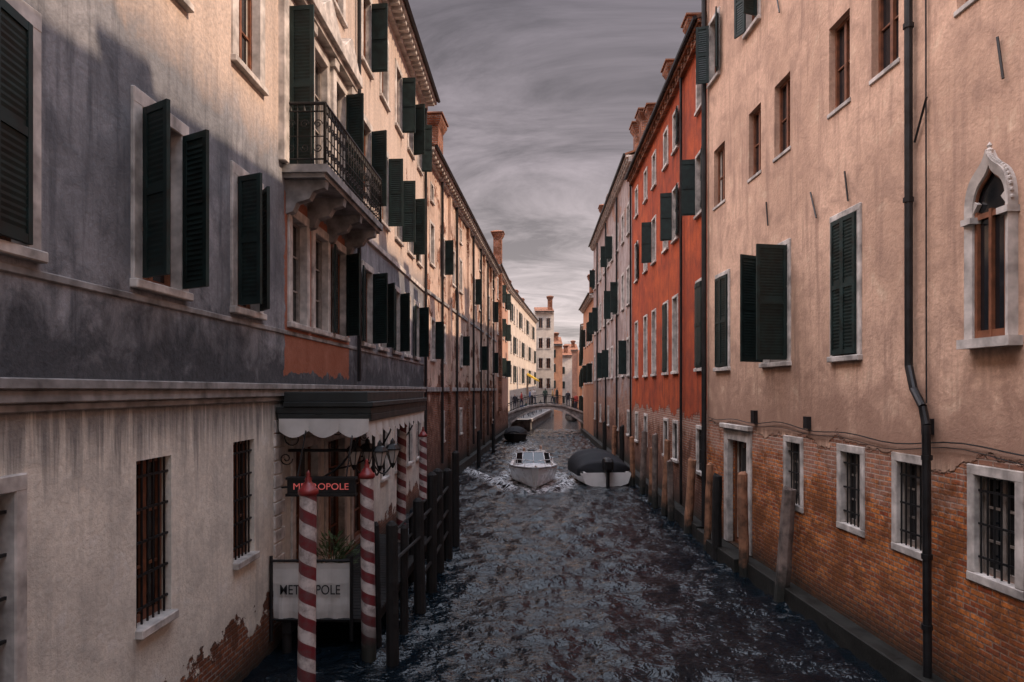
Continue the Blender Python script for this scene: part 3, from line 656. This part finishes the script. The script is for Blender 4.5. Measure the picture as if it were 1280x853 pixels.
# ================================================================== boats
def T(p,loc,rot): 
    c,s_=math.cos(rot),math.sin(rot); return (loc[0]+p[0]*c-p[1]*s_,loc[1]+p[0]*s_+p[1]*c,loc[2]+p[2])
def hull(e,L,B_,loc,rot,fb=.75,bow=.95,y1=.42,mat='boatwhite',foredeck=True,bluntbow=.12):
    n=18; R=[]
    def hb(t): return B_/2*(bluntbow+(1-bluntbow)*min(1,math.sin(min(1,t/.5)*math.pi/2))**.85)*(1-.08*max(0,t-.6)/.4)
    def zt(t): return fb+(bow-fb)*(1-t)**2
    for i in range(n+1):
        t=i/n; b=hb(t); z=zt(t); y=t*L; rk=.55*(1-t)**3; ch=b*(.55+.35*min(1,t*2))
        R.append([(-b,y-rk*.6,z),(-b*1.03,y-rk*.55,z-.08),(-ch,y+rk*.1,.12),(0,y+rk*.6,-.25+.25*(1-t)**4),(ch,y+rk*.1,.12),(b*1.03,y-rk*.55,z-.08),(b,y-rk*.6,z)])
    mb=MB(); mb.loft([[T(p,loc,rot) for p in r] for r in R],closed=False,cap=False)
    mb.poly([T(p,loc,rot) for p in R[-1]]); mb.poly([T(p,loc,rot) for p in R[0]])
    for i in range(n):
        t0,t1=i/n,(i+1)/n; a,b=R[i],R[i+1]
        if t1<=y1 and foredeck:
            ma=(0,a[0][1],a[0][2]+.12);mc=(0,b[0][1],b[0][2]+.12)
            mb.poly([T(p,loc,rot) for p in (a[0],b[0],mc,ma)]); mb.poly([T(p,loc,rot) for p in (ma,mc,b[6],a[6])])
        elif t0>=y1 or not foredeck:
            ins=.16; f=.2
            for sg,ix in ((-1,0),(1,6)):
                ia=(a[ix][0]-sg*ins,a[ix][1],a[ix][2]+.01); ib=(b[ix][0]-sg*ins,b[ix][1],b[ix][2]+.01)
                mb.poly([T(p,loc,rot) for p in (a[ix],b[ix],ib,ia)])
                mb.poly([T(p,loc,rot) for p in (ia,ib,(ib[0],ib[1],f),(ia[0],ia[1],f))])
            mb.poly([T(p,loc,rot) for p in ((a[0][0]+ins,a[0][1],f),(a[6][0]-ins,a[0][1],f),(b[6][0]-ins,b[0][1],f),(b[0][0]+ins,b[0][1],f))])
    o=mb.obj('hull',M[mat],e,smooth=False); 
    rb=MB()
    for ix in (0,6): rb.tube([T(R[i][ix],loc,rot) for i in range(n+1)],.035,6)
    rb.tube([T(R[0][0],loc,rot),T(R[0][6],loc,rot)],.035,6)
    return R,rb
BY=31.6
e=empty('motorboat'); loc=(1.02,BY,0); rot=.0
R,rb=hull(e,6.2,2.25,loc,rot,.72,.98,.40)
rb.obj('rubbing_strake',M['stone_d'],e)
mb=MB(); mf=MB()
q=lambda *p:T(p,loc,rot)
y=2.6
ws=[(-.86,y+.55,.82),(-.55,y-.0,.88),(.55,y-.0,.88),(.86,y+.55,.82)]; wt=[(-.78,y+.85,1.32),(-.48,y+.38,1.40),(.48,y+.38,1.40),(.78,y+.85,1.32)]
for i in range(3): mb.poly([q(*ws[i]),q(*ws[i+1]),q(*wt[i+1]),q(*wt[i])])
mb.obj('windscreen_glass',M['glass'],e)
for i in range(4): mf.tube([q(*ws[i]),q(*wt[i])],.022,6)
mf.tube([q(*p) for p in wt],.025,6); mf.tube([q(*p) for p in ws],.022,6)
mf.tube([q(0,y,.88),q(0,y+.38,1.4)],.018,6)
for sx in (-1,1):
    mf.tube([q(sx*.9,2.2,1.12),q(sx*.78,1.2,1.22),q(sx*.45,.3,1.28),q(sx*.12,-.15,1.28)],.016,6)
    for a,b in ((.78,1.2),(.45,.3),(.9,2.2)): mf.cyl(q(sx*a,b,.8),q(sx*a,b,1.22),.014,seg=5)
mf.obj('rails_and_frame',M['boatwhite'],e,smooth=True)
mb=MB()
for a in (3.4,4.9): 
    for x in (-.75,.15): mb.hexa([q(x,a,.2),q(x+.6,a,.2),q(x+.6,a+.5,.2),q(x,a+.5,.2),q(x,a,.65),q(x+.6,a,.65),q(x+.6,a+.5,.65),q(x,a+.5,.65)]); mb.hexa([q(x,a+.45,.65),q(x+.6,a+.45,.65),q(x+.6,a+.6,.65),q(x,a+.6,.65),q(x,a+.52,1.1),q(x+.6,a+.52,1.1),q(x+.6,a+.64,1.1),q(x,a+.64,1.1)])
mb.obj('seats',M['vinyl'],e)
def outboard(e,loc,rot):
    q=lambda *p:T(p,loc,rot); mb=MB()
    mb.loft([[q(x*w_,y_*d_+o,z) for x,y_ in ((-1,-1),(-.6,-1.35),(.6,-1.35),(1,-1),(1,.9),(.5,1.2),(-.5,1.2),(-1,.9))] for z,w_,d_,o in ((.62,.14,.18,0),(.75,.2,.26,0),(1.1,.21,.28,.02),(1.22,.17,.22,.05),(1.27,.08,.1,.07))])
    mb.loft([[q(x*.06,y_*.12,z) for x,y_ in ((-1,-1),(1,-1),(1,1),(-1,1))] for z in (.63,-.35)])
    for k in range(3):
        a=k*2.094; mb.poly([q(0,-.16,-.3),q(.15*math.cos(a),-.2,-.3+.15*math.sin(a)),q(.15*math.cos(a+.6),-.14,-.3+.15*math.sin(a+.6))])
    mb.obj('outboard_motor',M['iron'],e,bevel=.01)
outboard(e,T((0,6.4,0),loc,rot),rot+math.pi)
e=empty('covered_boat'); loc=(3.75,38.3,0); rot=math.pi+.1
R,rb=hull(e,5.6,2.4,loc,rot,.62,.85,.1,foredeck=False); rb.obj('rubbing_strake',M['iron'],e)
mb=MB(); rings=[]
for t in np.linspace(0.05,.93,16):
    b=1.2*min(1,math.sin(min(1,t/.5)*math.pi/2))**.8+.06; h=.85*math.sin(math.pi*min(1,(t-.02)/.98))**.5+.04*math.cos(t*26)
    rings.append([T((-b*math.cos(a)*(1.0),t*5.6,.6+h*max(0,math.sin(a))**.85-(.16 if a<.01 or a>3.13 else 0)),loc,rot) for a in np.linspace(0,math.pi,17)])
mb.loft(rings,closed=False,cap=True); mb.obj('tarpaulin',M['tarp'],e,smooth=True)
outboard(e,T((0.0,5.8,0.05),loc,rot),rot+math.pi)
def smallboat(name,x,y,L,b,rot,cover=True,mat='postdark'):
    e=empty(name); loc=(x,y,0); R,rb=hull(e,L,b,loc,rot,.55,.8,.3,mat=mat); rb.obj('gunwale',M['iron'],e)
    mb=MB(); rings=[]
    for t in np.linspace(.2,.95,10):
        bb=b/2*min(1,math.sin(min(1,t/.5)*math.pi/2))**.8; h=.7*math.sin(math.pi*min(1,max(0,(t-.1)/.9)))**.6
        rings.append([T((-bb*math.cos(a),t*L,.55+h*max(0,math.sin(a))**.8),loc,rot) for a in np.linspace(0,math.pi,9)])
    mb.loft(rings,closed=False,cap=True); mb.obj('tarpaulin',M['tarp'],e)
smallboat('covered_boat',.05,59,5.5,1.9,-.08)
smallboat('covered_boat',8.3,100,6,2,-.1,mat='boatwhite')

# ================================================================== people
def person(x,y,z,rot,top,bottom,pose='stand',sc=1.,name='person'):
    V=[(0,0,.95),(0,0,1.15),(0,0,1.36),(0,0,1.46),(0,0.01,1.54),(0,.015,1.62),(0,.01,1.70)]
    Rr=[.135,.13,.145,.07,.055,.085,.07]; E=[(0,1),(1,2),(2,3),(3,4),(4,5),(5,6)]
    sw=.16 if pose=='walk' else .03
    for sg in (-1,1):
        i=len(V)
        if pose=='sit': V+=[(sg*.1,0,.9),(sg*.12,-.42,.92),(sg*.12,-.48,.5),(sg*.12,-.62,.47)]
        else: V+=[(sg*.1,0,.86),(sg*.11,-sg*sw*.8,.5),(sg*.11,sg*sw*-.6+.04,.09),(sg*.12,-sg*sw*.6-.14,.04)]
        Rr+=[.1,.068,.045,.04]; E+=[(0,i),(i,i+1),(i+1,i+2),(i+2,i+3)]
        j=len(V); bend=-.25 if pose=='sit' else -.06+sg*sw*.5
        V+=[(sg*.19,0,1.40),(sg*.25,.02,1.12),(sg*.24,bend,.90 if pose!='sit' else 1.05),(sg*.23,bend-.05,.82 if pose!='sit' else 1.05)]
        Rr+=[.065,.048,.034,.03]; E+=[(2,j),(j,j+1),(j+1,j+2),(j+2,j+3)]
    me=bpy.data.meshes.new(name); me.from_pydata(V,E,[]); o=bpy.data.objects.new(name+'_tmp',me); col.objects.link(o)
    sk=o.modifiers.new('s','SKIN'); 
    for k,r in enumerate(Rr):
        me.skin_vertices[0].data[k].radius=(r*(1.25 if k in(1,2) else 1),r*(.85 if k in (1,2) else 1))
    me.skin_vertices[0].data[0].use_root=True
    ss=o.modifiers.new('u','SUBSURF'); ss.levels=ss.render_levels=1
    dg=bpy.context.evaluated_depsgraph_get(); nm=bpy.data.meshes.new_from_object(o.evaluated_get(dg)); bpy.data.objects.remove(o)
    ob=bpy.data.objects.new(name,nm); col.objects.link(ob); nm.materials.clear()
    mt=simple('coat',top,.85,bump=0); mbm=simple('trousers',bottom,.85,bump=0)
    for m_ in (mt,mbm,M['skin'],M['hair']): nm.materials.append(m_)
    for p in nm.polygons:
        c=p.center; p.use_smooth=True
        if c.z>1.5: p.material_index=3 if (c.z>1.69 or c.y>.03) else 2
        elif c.z<.9 and abs(c.x)<.2: p.material_index=1
        elif abs(c.x)>.2 and c.z<.86: p.material_index=2
        else: p.material_index=0
    mb=MB(); mb.loft([[(-.015,-.07,1.62),(.015,-.07,1.62),(0,-.07,1.66)],[(-.01,-.10,1.62),(.01,-.10,1.62),(0,-.085,1.65)]])
    for sg in (-1,1):
        j=7+ (0 if sg<0 else 8)+4+3; hx,hy,hz=V[j]
        for k in range(5): 
            L=(.07,.08,.085,.075,.05)[k]; oy=(k-2)*.016; mb.cyl((hx,hy+oy,hz-.01),(hx,hy+oy*(1 if k<4 else 2)-.01,hz-.02-L),.008,.006,5)
    mb.obj('hands_and_nose',M['skin'],ob)
    ob.location=(x,y,z); ob.rotation_euler=(0,0,rot); ob.scale=(sc,sc,sc)
cl=[(.03,.03,.04),(.45,.06,.05),(.10,.16,.32),(.60,.56,.52),(.05,.08,.06),(.5,.32,.14),(.02,.02,.02)]
for i,x in enumerate([.3,1.0,1.9,2.3,3.5,4.3,4.7,5.9,6.8]):
    person(x,75.4+.5*(i%3),deck(x)-.01,[0,1.4,-1.5,.3,3.0,1.5,-1.2,0,.5][i],cl[i%7],(.03,.035,.06),'walk' if i%2 else 'stand',random.uniform(.95,1.05))
for i,(s_,n) in enumerate([(82,1.3),(86,1.7),(91,.9),(92,1.6),(98,1.5),(104,1.8)]):
    p=LW.pt(s_,n,1.15); person(p[0],p[1],p[2],[0,3,.4,2.8,.1,3][i],cl[(i+2)%7],(.03,.03,.05),'walk')
person(1.02-.42,BY+3.8,.65-.82+0.02,0,(.05,.06,.09),(.03,.03,.05),'sit',1.0); person(1.02+.45,BY+5.2,.65-.82+.02,0,(.5,.45,.4),(.05,.05,.07),'sit')

# ================================================================== water
nx=290; xs=np.linspace(-5.2,9.2,nx); ys=[3.]
while ys[-1]<79: ys.append(ys[-1]+.04+.0030*(ys[-1]-3))
ys=np.array(ys); X,Y=np.meshgrid(xs,ys); Z=np.zeros_like(X)
for k in range(110):
    lam=.26*(2.1/.26)**rng.rand(); th=rng.normal(0,.8)+(math.pi/2); amp=.0066*lam*(.5+rng.rand())
    kx=2*math.pi/lam; ph=rng.rand()*6.28; w_=kx*(X*math.cos(th)+Y*math.sin(th))+ph+1.1*np.sin(X*.7+ph)+1.1*np.sin(Y*.41+ph*2)
    gst=.65+.5*np.sin(X*.45+ph*3)*np.sin(Y*.22+ph)
    Z+=amp*gst*(np.sin(w_)+.35*np.cos(2*w_))
for sg in (-1,1):
    dd=(X-1.02)*sg; yy=Y-BY; arm=dd-.9-.33*np.clip(yy,-1,50); k=np.exp(-(arm/.45)**2)*np.exp(-np.clip(yy,0,60)/22)*(yy>-1.2)
    Z+=k*.10*(np.cos(arm*7)+.5)
me=bpy.data.meshes.new('canal_water'); ny=len(ys)
co=np.stack([X,Y,Z],-1).reshape(-1,3)
idx=np.arange(ny*nx).reshape(ny,nx); q=np.stack([idx[:-1,:-1],idx[:-1,1:],idx[1:,1:],idx[1:,:-1]],-1).reshape(-1,4)
me.from_pydata(co.tolist(),[],q.tolist()); me.polygons.foreach_set('use_smooth',[True]*len(q)); me.update()
m,g,b=newmat('canal_water')
co_=g.new('ShaderNodeTexCoord').outputs['Object']; sp=g.new('ShaderNodeSeparateXYZ'); g.l.new(co_,sp.inputs[0])
P=g.xyz(sp.outputs[0],sp.outputs[1],0.)
Pw=g.xyz(g.m('MULTIPLY',sp.outputs[0],.6),sp.outputs[1],0.)
n1=g.noise(Pw,7,2,.5,.7); n2=g.noise(Pw,20,2,.5,.3)
dx=g.m('SUBTRACT',sp.outputs[0],1.02); dy=g.m('SUBTRACT',sp.outputs[1],BY+3.5)
rr=g.m('ADD',g.m('POWER',g.m('ABSOLUTE',g.m('DIVIDE',dx,2.1)),2.),g.m('POWER',g.m('ABSOLUTE',g.m('DIVIDE',dy,4.9)),2.))
nfm=g.noise(P,4.5,6,.75,.6)
fo=g.m('MULTIPLY',g.mr(rr,.5,1.2,1,0),g.mr(nfm,.47,.55))
arm=g.m('ABSOLUTE',g.m('SUBTRACT',g.m('SUBTRACT',g.m('ABSOLUTE',dx),.9),g.m('MULTIPLY',g.m('ADD',dy,3.5),.33)))
fo2=g.m('MULTIPLY',g.m('MULTIPLY',g.mr(arm,.1,.6,1,0),g.mr(sp.outputs[1],BY-1,BY,0,1)),g.m('MULTIPLY',g.mr(sp.outputs[1],38,54,1,0),g.mr(nfm,.46,.55)))
wk=g.m('MULTIPLY',g.m('MULTIPLY',g.mr(g.m('ABSOLUTE',dx),.6,1.6,1,0),g.mr(sp.outputs[1],BY+6,BY+7,0,1)),g.m('MULTIPLY',g.mr(sp.outputs[1],44,68,1,0),g.mr(nfm,.48,.57)))
fo=g.m('MAXIMUM',g.m('MAXIMUM',fo,fo2),wk)
g.put(b.inputs['Base Color'],g.mix(fo,(.003,.007,.011),(.75,.74,.74)))
g.put(b.inputs['Roughness'],g.mr(fo,0,1,.05,.8)); b.inputs['IOR'].default_value=1.38
g.put(b.inputs['Normal'],g.bump(g.m('ADD',n1,g.m('MULTIPLY',n2,.35)),1.,.06))
me.materials.append(m); wo=bpy.data.objects.new('canal_water',me); col.objects.link(wo)
mb=MB(); mb.poly([(-150,79,-.02),(200,79,-.02),(200,600,-.02),(-150,600,-.02)]); mb.poly([(-6,-12,-.02),(10,-12,-.02),(10,3,-.02),(-6,3,-.02)]); mb.obj('water',m)
mb=MB(); mb.poly([(-1500,-1500,-1.5),(1500,-1500,-1.5),(1500,1500,-1.5),(-1500,1500,-1.5)]); mb.obj('ground',simple('lagoon_mud',(.06,.055,.045),.9,scale=.2))

# ================================================================== light
el=math.radians(42); az=math.atan2(.965,-.26)
sd=Vector((math.sin(az)*math.cos(el),math.cos(az)*math.cos(el),math.sin(el)))
sl=bpy.data.lights.new('sun','SUN'); sl.energy=5.0; sl.angle=math.radians(.5); sl.color=(1,.74,.54)
so=bpy.data.objects.new('sun',sl); so.rotation_euler=(-sd).to_track_quat('-Z','Y').to_euler(); so.location=(30,-10,40); col.objects.link(so)
w=bpy.data.worlds.new('World'); scene.world=w; w.use_nodes=True; g=N(w.node_tree); bg=w.node_tree.nodes['Background']
sky=g.new('ShaderNodeTexSky'); sky.sky_type='NISHITA'; sky.sun_disc=False; sky.sun_elevation=el; sky.sun_rotation=az
dirv=g.new('ShaderNodeTexCoord').outputs['Generated']; sp=g.new('ShaderNodeSeparateXYZ'); g.l.new(dirv,sp.inputs[0])
zc=g.m('MAXIMUM',sp.outputs[2],.0)
hs=g.new('ShaderNodeHueSaturation'); hs.inputs['Saturation'].default_value=.3; g.l.new(sky.outputs[0],hs.inputs['Color'])
rp=g.new('ShaderNodeValToRGB'); g.l.new(zc,rp.inputs[0]); cr=rp.color_ramp
cr.elements[0].position=0; cr.elements[0].color=(.190,.160,.150,1); cr.elements[1].position=1; cr.elements[1].color=(.49,.54,.66,1)
for p,c in ((.12,(.125,.107,.106)),(.3,(.066,.056,.060)),(.50,(.038,.033,.038)),(.62,(.28,.305,.36)),(.8,(.49,.535,.64))):
    q=cr.elements.new(p); q.color=(*c,1)  # sky above the view made brighter to fill the shaded walls
inv=g.m('DIVIDE',1.,g.m('ADD',zc,.12)); cp=g.xyz(g.m('MULTIPLY',g.m('MULTIPLY',sp.outputs[0],inv),.9),g.m('MULTIPLY',g.m('MULTIPLY',sp.outputs[1],inv),1.4),0.)
cn=g.noise(cp,1.3,7,.66,1.1)
cf=g.mr(cn,.36,.68,.72,1.9)
lf=g.m('MULTIPLY',g.mr(g.m('MULTIPLY',sp.outputs[0],-1.),.0,.7,0,2.3,True),g.mr(zc,.35,.6,0,1,True))  # warm glow added high in the left sky to brighten the right-hand walls
tint=g.mix(g.mr(lf,0,2.3),(1,1,1),(1.15,.92,.77))
sc=g.new('ShaderNodeVectorMath',operation='SCALE'); g.l.new(g.mix(1.,rp.outputs[0],tint,'MULTIPLY'),sc.inputs[0]); g.put(sc.inputs['Scale'],g.m('MULTIPLY',g.m('MULTIPLY',cf,g.m('ADD',lf,1.)),40.))
c=g.mix(.85,hs.outputs[0],sc.outputs[0])
g.l.new(c,bg.inputs[0]); bg.inputs[1].default_value=.1
scene.view_settings.view_transform='Standard'; scene.view_settings.look='None'; scene.view_settings.exposure=0
cam=bpy.data.cameras.new('camera'); cam.lens=900/1280*36; cam.sensor_width=36; cam.shift_y=.0473; cam.clip_end=3000; cam.clip_start=.05
co=bpy.data.objects.new('camera',cam); co.location=(0,0,4.4); co.rotation_euler=(math.pi/2,0,0); col.objects.link(co); scene.camera=co
